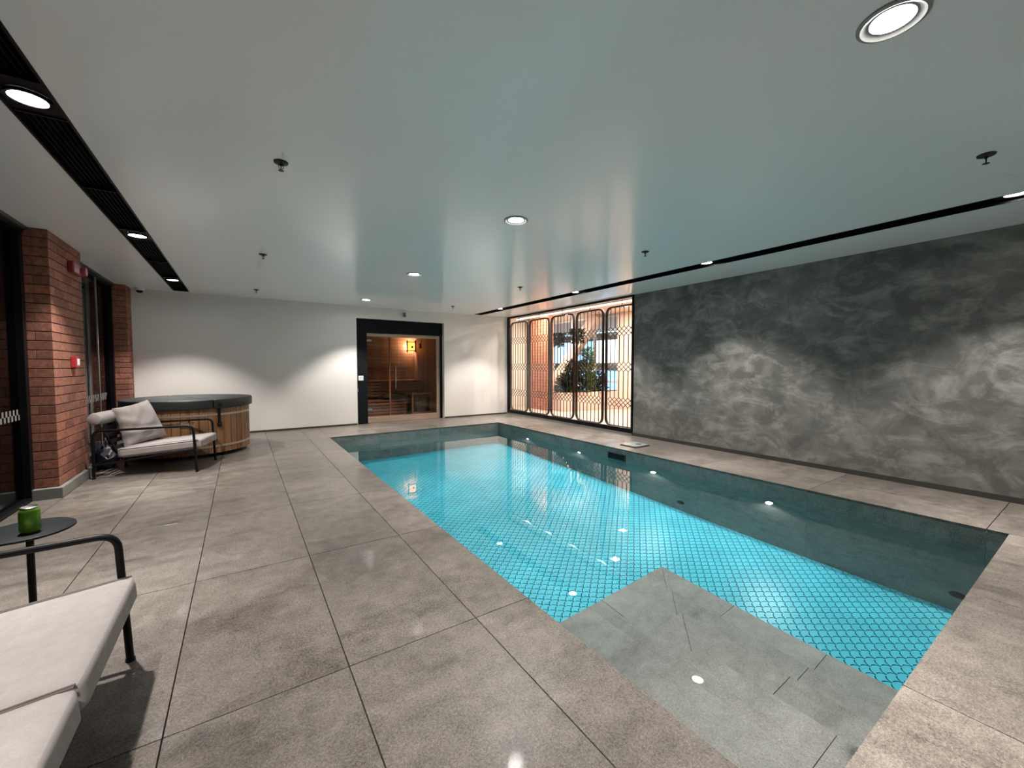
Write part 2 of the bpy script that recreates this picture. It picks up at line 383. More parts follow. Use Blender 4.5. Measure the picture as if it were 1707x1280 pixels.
for k in range(3):
    for i in range(len(yy)-1):
        box('tile', X1, X1+0.014, yy[i]+.0008, yy[i+1]-.0008, zr[k+1]+.001, zr[k]-.001, 'pool_stone', pr)
        box('tile', X0-0.014, X0, yy[i]+.0008, yy[i+1]-.0008, zr[k+1]+.001, zr[k]-.001, 'pool_stone', pl)
    for i in range(3):
        box('tile', xx[i]+.0008, xx[i+1]-.0008, Y1, Y1+0.014, zr[k+1]+.002, zr[k]-.002, 'pool_stone', pf)
        box('tile', xx[i]+.0008, xx[i+1]-.0008, Y0-0.014, Y0, zr[k+1]+.002, zr[k]-.002, 'pool_stone', pn)
pfl = struct(box('floor_pool', X0-0.01, X1+0.01, Y0-0.01, Y1+0.01, ZF-0.06, ZF, 'grout'), 'turquoise fish scale tiled pool floor')
# fish-scale tiles, tips towards the sauna
SW, SH, SR = 0.103, 0.043, 0.0515
def scale_outline():
    g = 0.0038; P = []
    for k in range(9):
        a = PI*k/8; P.append(((SR-g)*math.cos(a), (SR-g)*math.sin(a)*0.98))
    R2 = SR+g
    for k in range(1, 4):                                    # concave left side down to the tip
        a = math.radians(90-k*24); P.append((-SR+R2*math.cos(a)*1.0, -SH+R2*math.sin(a)))
    P.append((0, -SH+0.012))
    for k in range(3, 0, -1):
        a = math.radians(90+k*24); P.append((SR+R2*math.cos(a), -SH+R2*math.sin(a)))
    return P
OUT = scale_outline()
STEP_A = (3.30, 2.39)
def scale_mesh(name):
    mb = MB().prism(OUT, 0, 0.005); me = bpy.data.meshes.new(name)
    me.from_pydata([tuple(v) for v in mb.v], [], mb.f); me.update(); me.materials.append(M['tile']); return me
cents = []
r = 0; y = Y0
while y < Y1+0.06:
    x = X0 + (SW/2 if r % 2 else 0)
    while x < X1+0.06:
        if not (x < STEP_A[0]-0.06 and y < STEP_A[1]-0.06): cents.append((x, y))
        x += SW
    y += SH; r += 1
inside = [c for c in cents if X0+.052 < c[0] < X1-.052 and Y0+.048 < c[1] < Y1-.052 and not (c[0] < STEP_A[0]+.052 and c[1] < STEP_A[1]+.05)]
near = sorted(inside, key=lambda c: (c[0]-1.2)**2+(c[1]-0.0)**2)
near = set(near[:300])
sme = scale_mesh('scale_tile')
for c in cents:
    if c in near:
        o = link('scale_tile', sme, None, pfl); o.location = (c[0], c[1], ZF)
mb = MB()
for c in cents:
    if c not in near:
        mb.prism([(min(max(c[0]+a, X0+.001), X1-.001), min(max(c[1]+b, Y0+.001), Y1-.001)) for a, b in OUT], ZF, ZF+0.005)
so = obj('scale_tiles', mb.v, mb.f, 'tile', pfl); so['kind'] = 'stuff'
# corner steps
st = struct(empty('pool_steps', (X0, Y0, ZF)), 'grey stone corner steps descending into the pool')
lev = [((3.30, 2.39), -1.30), ((2.87, 1.985), -1.02), ((2.49, 1.64), -0.73), ((2.08, 1.265), -0.44)]
zb = ZF
def P3(o): o.matrix_parent_inverse = Matrix.Translation(Vector((-X0, -Y0, -ZF))); return o
for k, ((cx, cy), zt) in enumerate(lev):
    P3(box('riser', X0+.001, cx-.012, Y0+.001, cy-.012, zb, zt-.014, 'step', st)); zb = zt-.014
    ins = lev[k+1][0] if k < 3 else None
    if ins:
        ix, iy = ins[0]-.012, ins[1]-.012
        jx = [X0+.002, X0+0.55+0.1*k, None] if ix-X0 > 0.7 else [X0+.002, None]
        a = X0+.002; cuts = [c_ for c_ in (X0+0.62, X0+1.22) if c_ < ix-0.25]+[None]
        for c_ in cuts:
            if c_ is None: poly = [(a, iy), (ix, iy), (cx-.002, cy-.002), (a, cy-.002)]
            else: poly = [(a, iy), (c_-.002, iy), (c_-.002, cy-.002), (a, cy-.002)]
            poly = [(p[0], p[1]) for p in poly]
            P3(MB().prism(poly, zt-.014, zt).build('tread', 'step', st)); a = (c_ or 0)+.002
        a = iy
        cuts = [c_ for c_ in (Y0+1.25-0.18*k, Y0+0.62-0.05*k) if Y0+0.15 < c_ < iy-0.15]
        top = None
        prev = None
        for c_ in cuts+[Y0+.002]:
            if prev is None: poly = [(ix+.002, iy-.002), (cx, cy-.004), (cx, c_+.002), (ix+.002, c_+.002)]
            else: poly = [(ix+.002, prev-.002), (cx, prev-.002), (cx, c_+.002), (ix+.002, c_+.002)]
            P3(MB().prism(poly, zt-.014, zt).build('tread', 'step', st)); prev = c_
    else:
        P3(box('tread', X0+.002, cx, 0.628, cy, zt-.014, zt, 'step', st)); P3(box('tread', X0+.002, cx, Y0+.002, 0.625, zt-.014, zt, 'step', st))
wx0, wx1, wy0, wy1, wz0 = X0-0.008, X1+0.008, Y0-0.008, Y1+0.008, ZF-0.03
wc = [(wx0, wy0), (wx1, wy0), (wx1, wy1), (wx0, wy1)]
wv = [(*p, ZW) for p in wc]; wf = [(0, 1, 2, 3)]              # every face keeps its own corners, so each stays optically flat
wv += [(*p, wz0) for p in wc]; wf.append((7, 6, 5, 4))
for i in range(4):
    p, q = wc[i], wc[(i+1) % 4]; b0 = len(wv); wv += [(*p, wz0), (*q, wz0), (*q, ZW), (*p, ZW)]; wf.append((b0, b0+1, b0+2, b0+3))
wo = obj('pool_water', wv, wf, 'water', None, True)
wo.cycles.is_caustics_caster = True
tag(wo, 'still clear turquoise water filling the swimming pool', 'water', kind='stuff')

# underwater lights
def spot(name, loc, aim, watts, ang, blend, colr, rad, parent=None):
    ld = bpy.data.lights.new(name, 'SPOT'); ld.cycles.is_caustics_light = loc[2] > -0.1 and aim[2] == -1; ld.energy = watts; ld.spot_size = math.radians(ang); ld.spot_blend = blend
    ld.color = colr; ld.shadow_soft_size = rad
    o = bpy.data.objects.new(name, ld); col.objects.link(o); o.location = loc
    o.rotation_euler = Vector(aim).to_track_quat('-Z', 'Y').to_euler()
    if parent: o.parent = parent
    return o
names = ['near the shallow steps end', 'third from the sauna end', 'second from the sauna end', 'closest to the sauna end']
for y, nm in zip((2.10, 3.60, 5.11, 6.61), names):
    e = tag(empty('pool_light', (X1, y, -0.40)), 'round glowing underwater pool light in the side wall, '+nm, 'pool light', 'underwater lights')
    MB().lathe([(0.030, 0.0), (0.045, 0.0), (0.048, -0.006), (0.043, -0.012), (0.032, -0.012), (0.030, 0.0)], 20, axis='X', cap=False).build('bezel', 'chrome', e, True)
    MB().lathe([(0.031, -0.003), (0.028, -0.009), (0.001, -0.010)], 16, axis='X').build('lens', 'plens', e)
    spot('lamp', (-0.03, 0, 0), (-1, 0, -0.55), POOL_W, 165, 0.5, (0.95, 1.0, 1.0), 0.03, e)
for y, z, nm in ((3.18, -1.33, 'below the underwater lights near midway'), (0.69, -1.30, 'low in the near corner')):
    MB().lathe([(0.004, 0.0), (0.05, 0.0), (0.052, -0.01), (0.03, -0.018), (0.004, -0.018)], 18, (X1, y, z), 'X').build('water_inlet', 'black', None, True)
    tag(bpy.context.scene.objects[-1] if False else bpy.data.objects[[o.name for o in bpy.data.objects if o.name.startswith('water_inlet')][-1]], 'dark round water inlet in the pool side wall, '+nm, 'water inlet', 'pool inlets')
sk = tag(empty('pool_skimmer', (X1, 4.28, -0.14)), 'dark rectangular skimmer mouth at the waterline of the pool side wall', 'skimmer')
MB().box(-0.010, 0.0, -0.16, 0.16, -0.075, 0.055).build('mouth', 'black', sk)
MB().box(-0.016, 0.0, -0.175, -0.16, -0.085, 0.065).box(-0.016, 0.0, 0.16, 0.175, -0.085, 0.065).box(-0.016, 0.0, -0.16, 0.16, -0.085, -0.075).box(-0.016, 0.0, -0.16, 0.16, 0.055, 0.065).build('frame', 'skirt', sk)

# ---------------------------------------------------------------- ceiling, walls
GL = (-0.935, -0.715); SLT = (4.82, 5.05); YE = 8.97
ce = MB()
ce.box(-2.0, GL[0], YN, YB+0.1, ZC, ZC+0.15).box(GL[1], SLT[0], YN, YB+0.1, ZC, ZC+0.15).box(SLT[1], 6.0, YN, YB+0.1, ZC, ZC+0.15)
ce.box(GL[0], GL[1], YE, YB+0.1, ZC, ZC+0.15).box(SLT[0], SLT[1], YE, YB+0.1, ZC, ZC+0.15)
struct(ce.build('ceiling', 'ceil'), 'smooth satin white ceiling')
struct(box('wall_near', -2.0, 6.2, YN-0.1, YN, 0, ZC+0.15, 'white'), 'white wall behind the viewer')
wr = struct(box('wall_right', XR, XR+0.08, YN, 4.93, 0.0, ZC, 'plaster'), 'dark grey polished plaster wall with cloudy trowel marks')
struct(box('baseboard_right', XR-0.012, XR, YN, 4.93, 0.0, 0.055, 'skirt'), 'dark skirting along the plaster wall')
SX0, SX1 = 2.06, 4.075                                   # sauna opening in the end wall
struct(MB().box(-2.0, SX0, YB, YB+0.12, 0, ZC).box(SX1, 5.98, YB, YB+0.12, 0, ZC).box(SX0, SX1, YB, YB+0.12, 2.29, ZC).build('wall_back', 'white'), 'white end wall around the sauna')
struct(MB().box(-1.45, SX0-0.01, YB-0.008, YB, 0, 0.035).build('baseboard_back', 'skirt'), 'thin dark skirting of the white end wall')
struct(MB().box(SX1, 5.86, YB-0.008, YB, 0, 0.035).build('baseboard_corner', 'skirt'), 'thin dark skirting between sauna and screen')

# ---------------------------------------------------------------- brick pillars and windows on the left
NC = 28; ZP = 0.10; CH = (ZC-ZP)/NC
def pillar(y0, y1, label):
    p = struct(empty('brick_pillar', (0, 0, 0)), label)
    MB().box(-1.85, -1.499, y0+0.009, y1-0.002, ZP, ZC).build('core', 'joint', p)
    MB().box(-1.85, -1.452, y0-0.065, y1+0.02, 0, ZP).build('plinth', 'grey', p, bevel=0.003)
    L = 0.235; J = 0.003; cache = {}
    def br(ya, yb, xa, xb, z):
        k = (round(yb-ya, 4), round(xb-xa, 4))
        if k not in cache:
            o = MB().box(0, xb-xa-J, 0, yb-ya-J, 0, CH-0.0085).build('brick', 'brick', p, bevel=0.0015, seg=1); cache[k] = o.data
        else: o = link('brick', cache[k], None, p)
        o.location = (xa+J*0.5, ya+J*0.5, z+0.006)
    for c in range(NC):
        z = ZP+c*CH
        if c % 2 == 0:
            y = y0; first = True
            while y < y1-0.02:
                yb = min(y+L, y1); br(y, yb, -1.60, -1.487, z); y = yb
            br(y0, y0+0.11, -1.70, -1.60, z)
        else:
            br(y0, y0+0.118, -1.70, -1.487, z); y = y0+0.118
            while y < y1-0.02:
                yb = min(y+L, y1); br(y, yb, -1.60, -1.487, z); y = yb
    return p
pillar(5.65, 6.59, 'wide red brick pillar between the two dark windows')
pillar(8.76, 9.095, 'narrow red brick pillar in the corner beside the hot tub')
def window(name, y0, y1, mull, label, mani):
    e = struct(empty(name, (XWIN, y0, 0)), label)
    def b(n, xa, xb, ya, yb, za, zb, mt, bev=0.0): 
        return MB().box(xa, xb, ya-y0, yb-y0, za, zb).build(n, mt, e, bevel=bev)
    b('head', -0.04, 0.06, y0, y1, ZC-0.06, ZC, 'black'); b('head_track', 0.06, 0.085, y0, y1, ZC-0.03, ZC, 'skirt')
    b('sill', -0.04, 0.05, y0, y1, 0, 0.035, 'black')
    b('jamb', -0.04, 0.05, y0, y0+0.07, 0.035, ZC-0.06, 'black'); b('jamb', -0.04, 0.05, y1-0.07, y1, 0.035, ZC-0.06, 'black')
    ed = [y0+0.07]+mull+[y1-0.07]
    for mm in mull: b('mullion', -0.03, 0.045, mm-0.03, mm+0.03, 0.035, ZC-0.06, 'black')
    for a, c in zip(ed[:-1], ed[1:]):
        b('pane', -0.006, 0.0, a, c, 0.035, ZC-0.06, 'wglass')
    for ya, yb in mani:
        y = ya; k = 0
        while y < yb:
            za = 0.815 if k % 2 == 0 else 0.765
            b('frosted_mark', 0.0005, 0.0012, y, y+0.032, za, za+0.05, 'mani'); y += 0.034; k += 1
    return e
window('window_1', -2.55, 5.645, [1.4, 3.6], 'dark night window with black frame nearest the foreground chair', [(4.7, 5.55)])
window('window_2', 6.595, 8.755, [7.2], 'dark night window with black frame behind the lounge chair', [(7.35, 8.45)])
b_ = box('mullion_strip', XWIN+0.046, XWIN+0.06, 7.86, 7.885, 0.035, ZC-0.06, 'grey'); struct(b_, 'grey vertical strip on the far dark window')
b_.name = 'trim_1'
struct(box('wall_left', -1.9, -1.71, 8.755, YB, 0, ZC, 'black'), 'dark outer reveal behind the corner pillar')

# fire sounder, call point, cctv dome, wall sensor
e = tag(empty('fire_sounder', (-1.487, 6.30, 2.30)), 'dark red fire alarm sounder high on the brick pillar', 'fire alarm')
MB().box(0, 0.05, -0.16, 0.10, -0.055, 0.055).build('body', 'red', e, bevel=0.01)
MB().lathe([(0.055, 0.0), (0.055, 0.05), (0.045, 0.075), (0.01, 0.08)], 20, (0.0, 0.13, 0), 'X').build('beacon', 'red', e, True)
MB().lathe([(0.05, 0.06), (0.045, 0.079), (0.001, 0.082)], 16, (0.0, 0.13, 0), 'X').build('lens', 'brightred', e, True)
e = tag(empty('fire_call_point', (-1.487, 6.15, 1.30)), 'red manual call point with pale front on the brick pillar', 'call point')
MB().box(0, 0.045, -0.045, 0.045, -0.06, 0.06).build('housing', 'brightred', e, bevel=0.006)
MB().box(0.045, 0.053, -0.03, 0.03, -0.035, 0.035).build('front_plate', 'plastic', e, bevel=0.003)
e = tag(empty('security_camera', (-1.36, 8.98, ZC)), 'small white dome security camera with dark eye at the ceiling corner', 'camera')
MB().lathe([(0.001, 0.0), (0.065, 0.0), (0.065, -0.03), (0.055, -0.045), (0.001, -0.045)], 24).build('base', 'plastic', e, True)
MB().lathe([(0.045, -0.043), (0.042, -0.062), (0.026, -0.078), (0.001, -0.084)], 20).build('dome', 'black', e, True)
e = tag(empty('wall_sensor', (3.10, YB, 2.42)), 'tiny grey sensor on the white wall above the sauna', 'sensor')
MB().box(-0.03, 0.03, -0.035, 0, -0.05, 0.05).build('case', 'grey', e, bevel=0.008)
MB().lathe([(0.016, -0.035), (0.012, -0.045), (0.001, -0.048)], 12, (0, 0, -0.012), 'Y').build('eye', 'skirt', e, True)

# ---------------------------------------------------------------- ceiling grille, slot, lights
g = tag(empty('ceiling_grille', (sum(GL)/2, YE, ZC)), 'long black recessed ventilation grille in the ceiling above the chairs', 'grille')
gw = (GL[1]-GL[0])/2; LEN = YE-YN
MB().box(-gw, gw, -LEN, 0, 0.10, 0.12).build('back_plate', 'grille', g)
MB().box(-gw, -gw+0.012, -LEN, 0, -0.004, 0.10).build('rail', 'black', g); MB().box(gw-0.012, gw, -LEN, 0, -0.004, 0.10).build('rail', 'black', g)
MB().box(-gw, gw, -0.012, 0, -0.004, 0.10).build('end_cap', 'black', g)
gy = [-0.012]+sum([[-(YE-l)+0.17, -(YE-l)-0.17, -(YE-l)-1.24] for l in LY[::-1]], [])
gy = [v for v in gy if v > -LEN]
for i, v in enumerate(gy[1:]):
    MB().box(-gw+0.012, gw-0.012, v-0.008, v+0.008, 0.005, 0.06).build('divider', 'black', g)
for k in range(7):
    x = -gw+0.03+k*(2*gw-0.06)/6
    MB().box(x-0.003, x+0.003, -LEN, -0.012, 0.03, 0.06).build('slat', 'grille', g)
for i, l in enumerate(LY):
    MB().box(-gw+0.012, gw-0.012, -(YE-l)-0.165, -(YE-l)+0.165, 0.012, 0.018).build('cover_plate', 'black', g)
s = tag(empty('lighting_slot', (sum(SLT)/2, YE, ZC)), 'long narrow black recessed lighting slot in the ceiling along the plaster wall', 'lighting track')
sw = (SLT[1]-SLT[0])/2
MB().box(-sw, sw, -LEN, 0, 0.09, 0.11).build('back_plate', 'grille', s)
MB().box(-sw, -sw+0.008, -LEN, 0, -0.003, 0.09).build('rail', 'black', s); MB().box(sw-0.008, sw, -LEN, 0, -0.003, 0.09).build('rail', 'black', s)
MB().box(-sw, sw, -0.01, 0, -0.003, 0.09).build('end_cap', 'black', s)
def downlight(x, y, label, style, group):
    e = tag(empty('downlight', (x, y, ZC)), label, 'downlight', group)
    if style == 'trim':
        R, ri = 0.105, 0.075
        MB().lathe([(R, 0.0), (R, -0.006), (R-0.012, -0.010), (ri+0.012, -0.006), (ri, 0.0), (ri-0.002, 0.0)], 40, cap=False).build('trim_ring', 'ring', e, True)
        MB().lathe([(ri, -0.001), (0.066, -0.001)], 32, cap=False).build('reflector', 'ring', e); MB().lathe([(0.066, -0.001), (0.001, -0.001)], 32, cap=False).build('lens', 'lens', e)
        zl = -0.02
    else:
        R, ri = (0.082, 0.068)
        zz = 0.010 if style == 'grille' else 0.03
        MB().lathe([(R, zz), (R, zz-0.014), (ri, zz-0.012), (ri-0.002, zz+0.02)], 32, cap=False).build('bezel', 'black', e, True)
        if style == 'slot': MB().box(-0.09, 0.12, -0.12, 0.12, zz+0.002, zz+0.05).build('carrier', 'black', e)
        MB().lathe([(ri, zz-0.006), (0.001, zz-0.006)], 28, cap=False).build('lens', 'lens', e)
        zl = zz-0.02
    lo = spot('lamp', (0, 0, zl), (0, 0, -1), SPOT_W, 99, 0.45, (1.0, 0.925, 0.87), 0.035, e)
    # photometric profile of a reflector downlight: bright core, weaker spill up to the cut-off
    lo.data.use_nodes = True; nt = lo.data.node_tree; em = nt.nodes['Emission']
    gg = nt.nodes.new('ShaderNodeNewGeometry'); sx = nt.nodes.new('ShaderNodeSeparateXYZ'); nt.links.new(gg.outputs['Incoming'], sx.inputs[0])
    th = mth(nt, 'ARCCOSINE', mth(nt, 'MINIMUM', mth(nt, 'ABSOLUTE', sx.outputs['Z']), 1.0))
    q = mth(nt, 'DIVIDE', th, math.radians(17.0)); q = mth(nt, 'EXPONENT', mth(nt, 'MULTIPLY', mth(nt, 'MULTIPLY', q, q), -1.0))
    nt.links.new(mth(nt, 'ADD', mth(nt, 'MULTIPLY', q, 0.68), 0.32), em.inputs['Strength'])
wy = ['nearest the viewer', 'second from the viewer', 'third from the viewer', 'farthest from the viewer']
LROWS = ((0.50, 2.97, 5.445, 7.915), (0.528, 3.018, 5.55, 8.18), (0.507, 2.985, 5.425, 7.93))
for i in range(4):
    downlight(LX[1], LROWS[1][i], 'white rimmed round downlight in the open ceiling, '+wy[i], 'trim', 'ceiling downlights')
    downlight(LX[0], LROWS[0][i], 'round downlight set in the black ceiling grille, '+wy[i], 'grille', 'grille downlights')
    downlight(LX[2], LROWS[2][i], 'small downlight set in the narrow black ceiling slot, '+wy[i], 'slot', 'slot downlights')
def sprinkler(x, y, label):
    e = tag(empty('fire_sprinkler', (x, y, ZC)), label, 'sprinkler', 'ceiling sprinklers')
    MB().lathe([(0.001, 0.0), (0.042, 0.0), (0.040, -0.008), (0.02, -0.014), (0.001, -0.014)], 24).build('escutcheon', 'dkchrome', e, True)
    MB().lathe([(0.008, -0.012), (0.008, -0.024), (0.003, -0.026), (0.003, -0.05), (0.001, -0.05)], 10).build('bulb', 'dkchrome', e, True)
    for sx in (-1, 1): MB().tube([(sx*0.010, 0, -0.014), (sx*0.014, 0, -0.032), (sx*0.003, 0, -0.05)], 0.0022, 6).build('frame_arm', 'dkchrome', e, True)
    MB().lathe([(0.001, -0.050), (0.016, -0.052), (0.017, -0.054), (0.001, -0.054)], 14).build('deflector', 'dkchrome', e, True)
for i, y in enumerate((0.50, 2.99, 5.53, 8.11)):
    if i: sprinkler(0.238, y, 'small metal fire sprinkler on the ceiling toward the chairs, '+wy[i].replace('second', 'first').replace('third', 'second'))
for i, y in enumerate((0.52, 3.03, 5.49, 8.02)): sprinkler(3.80, y, 'small metal fire sprinkler on the ceiling over the pool, '+wy[i])

# ---------------------------------------------------------------- sauna
sn = struct(empty('sauna_cabin', (0, 0, 0)), 'timber lined sauna room behind smoked glass')
YS, YSB, XSL, XSR, ZS = 9.22, 10.95, 1.75, 4.0, 2.06
MB().box(XSL-0.03, XSR+0.03, YSB, YSB+0.04, 0, ZS+0.03).build('backing', 'mortar', sn)
n = 22
for i in range(n):
    z0 = 0.02+i*(ZS-0.02)/n; z1 = 0.02+(i+1)*(ZS-0.02)/n
    MB().box(XSL, XSR, YSB-0.012, YSB, z0+0.003, z1-0.003).build('board', 'sauna_h', sn)
for i in range(17):
    y0 = YS+0.05+i*(YSB-YS-0.06)/17; y1 = y0+(YSB-YS-0.06)/17
    MB().box(XSR-0.012, XSR, y0+0.002, y1-0.002, 0.02, ZS).build('board', 'sauna_v', sn)
MB().box(XSR, XSR+0.03, YS+0.05, YSB, 0, ZS).build('side_backing', 'mortar', sn)
MB().box(XSL-0.03, XSL, YS+0.05, YSB, 0, ZS).build('side_panel', 'sauna_h', sn)
MB().box(XSL-0.03, XSR+0.03, YS+0.04, YSB, ZS, ZS+0.03).build('cabin_ceiling', 'sauna_h', sn)
MB().box(XSL, XSR, YS+0.04, YSB, 0, 0.02).build('cabin_floor', 'mortar', sn)
MB().box(XSR-0.05, XSR-0.012, YSB-0.05, YSB-0.012, 0.02, ZS).build('corner_post', 'sauna_v', sn)
# dark surround
sd = struct(empty('door_1', (0, 0, 0)), 'smoked glass sauna front with timber frame and black surround')
MB().box(SX0, SX1+0.06, YB+0.10, YB+0.15, 1.985, 2.29).build('header', 'char', sd)
MB().box(SX0, 2.285, YB+0.05, YB+0.17, 0.0, 1.985).build('jamb_panel', 'char', sd)
MB().box(4.005, SX1+0.06, YB+0.12, YB+0.20, 0.0, 1.985).build('side_panel', 'char', sd)
MB().box(SX0-0.2, SX1+0.2, YB+0.15, YB+0.18, 1.985, 2.40).build('header_backing', 'char', sd)
fy0, fy1 = YB+0.11, YB+0.17
MB().box(2.277, 4.003, fy0, fy1, 1.915, 1.983).build('frame_head', 'sauna_h', sd, bevel=0.003)
MB().box(2.277, 4.003, fy0, fy1, 0.0, 0.135).build('frame_sill', 'sauna_h', sd, bevel=0.003)
MB().box(3.92, 4.003, fy0, fy1, 0.135, 1.915).build('frame_post', 'sauna_v', sd, bevel=0.003)
MB().box(2.277, 2.292, fy0, fy1, 0.135, 1.915).build('frame_post', 'sauna_v', sd, bevel=0.002)
MB().box(2.292, 3.01, fy0+0.02, fy0+0.028, 0.138, 1.912).build('glass_door', 'sglass', sd)
MB().box(3.018, 3.92, fy0+0.02, fy0+0.028, 0.138, 1.912).build('glass_panel', 'sglass', sd)
MB().box(2.795, 2.825, fy1-0.02, fy1+0.01, 0.135, 1.915).build('inner_post', 'sauna_v', sd)
for z in (1.80, 0.28): MB().box(2.292, 2.40, fy0+0.008, fy0+0.02, z, z+0.045).build('hinge', 'steel', sd, bevel=0.002)
hd = MB().tube([(2.915, fy0-0.035, 0.75), (2.915, fy0-0.035, 1.25)], 0.011, 10).build('door_handle', 'steel', sd, True)
for z in (0.80, 1.20): MB().tube([(2.915, fy0-0.035, z), (2.915, fy0+0.02, z)], 0.007, 8).build('handle_fixing', 'steel', sd, True)
e = tag(empty('control_panel', (2.145, YB+0.05, 1.0)), 'small white square sauna control panel on the black jamb', 'control panel')
MB().box(-0.052, 0.052, -0.02, 0, -0.052, 0.052).build('case', 'plastic', e, bevel=0.006)
MB().box(-0.03, 0.03, -0.023, -0.02, -0.005, 0.035).build('screen', 'trimw', e)
e = tag(empty('wall_hook', (2.085, YB+0.05, 0.74)), 'small dark metal hook low on the black sauna jamb', 'hook')
MB().box(-0.012, 0.012, -0.008, 0, -0.03, 0.03).build('plate', 'chrome', e)
MB().tube(fillet([(0, -0.008, 0.01), (0, -0.04, 0.01), (0, -0.045, 0.04)], 0.01), 0.005, 6).build('peg', 'chrome', e, True)
# benches
def bench(name, y0, y1, zt, zbase, label, nfront, xr=XSR-0.03):
    e = tag(empty(name, (XSL, y0, 0)), label, 'bench')
    Lx = xr-XSL; nn = max(3, int((y1-y0)/0.1))
    for i in range(nn):
        a = (y1-y0)*i/nn; MB().box(0.02, Lx-0.02, a+0.004, a+(y1-y0)/nn-0.006, zt-0.03, zt).build('seat_slat', 'sauna_h', e, bevel=0.003)
    for i in range(nfront):
        z0 = zbase+(zt-0.05-zbase)*i/nfront; MB().box(0.03, Lx-0.03, 0.02, 0.04, z0+0.012, z0+(zt-0.05-zbase)/nfront-0.006).build('front_slat', 'sauna_h', e, bevel=0.002)
    for x in (0.05, Lx*0.5, Lx-0.11): MB().box(x, x+0.05, 0.045, y1-y0-0.02, 0.02, zt-0.03).build('support', 'sauna_v', e)
    return e
ub = bench('upper_bench', 10.30, 10.93, 0.90, 0.48, 'slatted timber upper bench inside the sauna', 5)
bench('lower_bench', 9.80, 10.29, 0.44, 0.03, 'slatted timber lower bench inside the sauna', 5, 3.42)
for z in (1.02, 1.12, 1.20): MB().box(0.05, 2.17, 0.57, 0.59, z, z+0.055).build('backrest_slat', 'sauna_h', ub, bevel=0.003)
for x in (0.3, 1.1, 1.95): MB().box(x, x+0.04, 0.59, 0.636, 0.98, 1.28).build('backrest_strut', 'sauna_v', ub)
tw = cushion('folded_towel', 3.12, 10.02, 0.512, 0.24, 0.17, 0.045, 'towel', None, 0.5); tag(tw, 'dark folded towel lying on the lower sauna bench', 'towel')
# stove with guard
e = tag(empty('sauna_stove', (3.72, 9.88, 0.02)), 'steel sauna stove full of grey stones in the corner', 'stove')
MB().box(-0.15, 0.15, -0.14, 0.14, 0.06, 0.50).build('body', 'plate', e, bevel=0.01)
MB().box(-0.11, 0.11, -0.145, -0.138, 0.12, 0.45).build('front_panel', 'stovestone', e)
for i in range(18):
    a = random.uniform(0.02, 0.05)
    x, y = random.uniform(-.11, .11), random.uniform(-.10, .10)
    bm = bmesh.new(); bmesh.ops.create_icosphere(bm, subdivisions=1, radius=a)
    for v in bm.verts: v.co *= random.uniform(0.8, 1.15)
    me = bpy.data.meshes.new('stone'); bm.to_mesh(me); bm.free(); o = link('stone', me, 'stovestone', e); o.location = (x, y, 0.515+random.uniform(0, .02))
for x in (-0.12, 0.09): MB().box(x, x+0.03, -0.1, 0.1, 0, 0.06).build('foot', 'black', e)
e = tag(empty('stove_guard', (3.70, 9.86, 0.02)), 'timber guard rail standing around the sauna stove', 'guard rail')
for x in (-0.25, 0.23):
    for y in (-0.25, 0.23): MB().box(x, x+0.03, y, y+0.03, 0, 0.58).build('post', 'sauna_v', e)
for z in (0.07, 0.54):
    MB().box(-0.25, 0.26, -0.262, -0.25, z, z+0.05).build('rail', 'sauna_v', e); MB().box(-0.262, -0.25, -0.25, 0.26, z, z+0.05).build('rail', 'sauna_v', e)
# lamp
e = tag(empty('sauna_lamp', (3.86, 10.80, 1.80), 0.0), 'glowing orange slatted corner lamp on the sauna wall', 'lamp')
MB().box(-0.09, 0.09, -0.01, 0.01, -0.12, 0.12).build('diffuser', 'lampglow', e)
for x in (-0.125, 0.10): MB().box(x, x+0.025, -0.04, -0.012, -0.16, 0.16).build('shade_post', 'skirt', e)
for z in (-0.13, 0.105): MB().box(-0.15, 0.15, -0.042, -0.014, z, z+0.022).build('shade_rail', 'skirt', e)
MB().lathe([(0.001, -0.045), (0.03, -0.045), (0.03, -0.035), (0.001, -0.035)], 16, (0.02, 0, -0.02), 'Y').build('reflection_knob', 'skirt', e, True)  # second dark reflection, modelled as a knob in front of the lamp
ld = bpy.data.lights.new('bulb', 'POINT'); ld.energy = 8.5; ld.color = (1.0, 0.68, 0.46); ld.shadow_soft_size = 0.05
o = bpy.data.objects.new('bulb', ld); col.objects.link(o); o.parent = e; o.location = (0.0, 0.05, 0)
e = tag(empty('sauna_reflection_disc', (XSR-0.012, 10.45, 1.80)), 'reflection built as a dark thermometer on the sauna side wall by the lamp', 'disc')  # stands in for a dark round reflection, modelled as a disc
MB().lathe([(0.001, 0), (0.07, 0), (0.07, -0.02), (0.06, -0.025), (0.001, -0.025)], 20, axis='X').build('rim', 'skirt', e, True)
MB().lathe([(0.055, -0.0255), (0.001, -0.027)], 18, axis='X').build('round_face', 'grey', e)

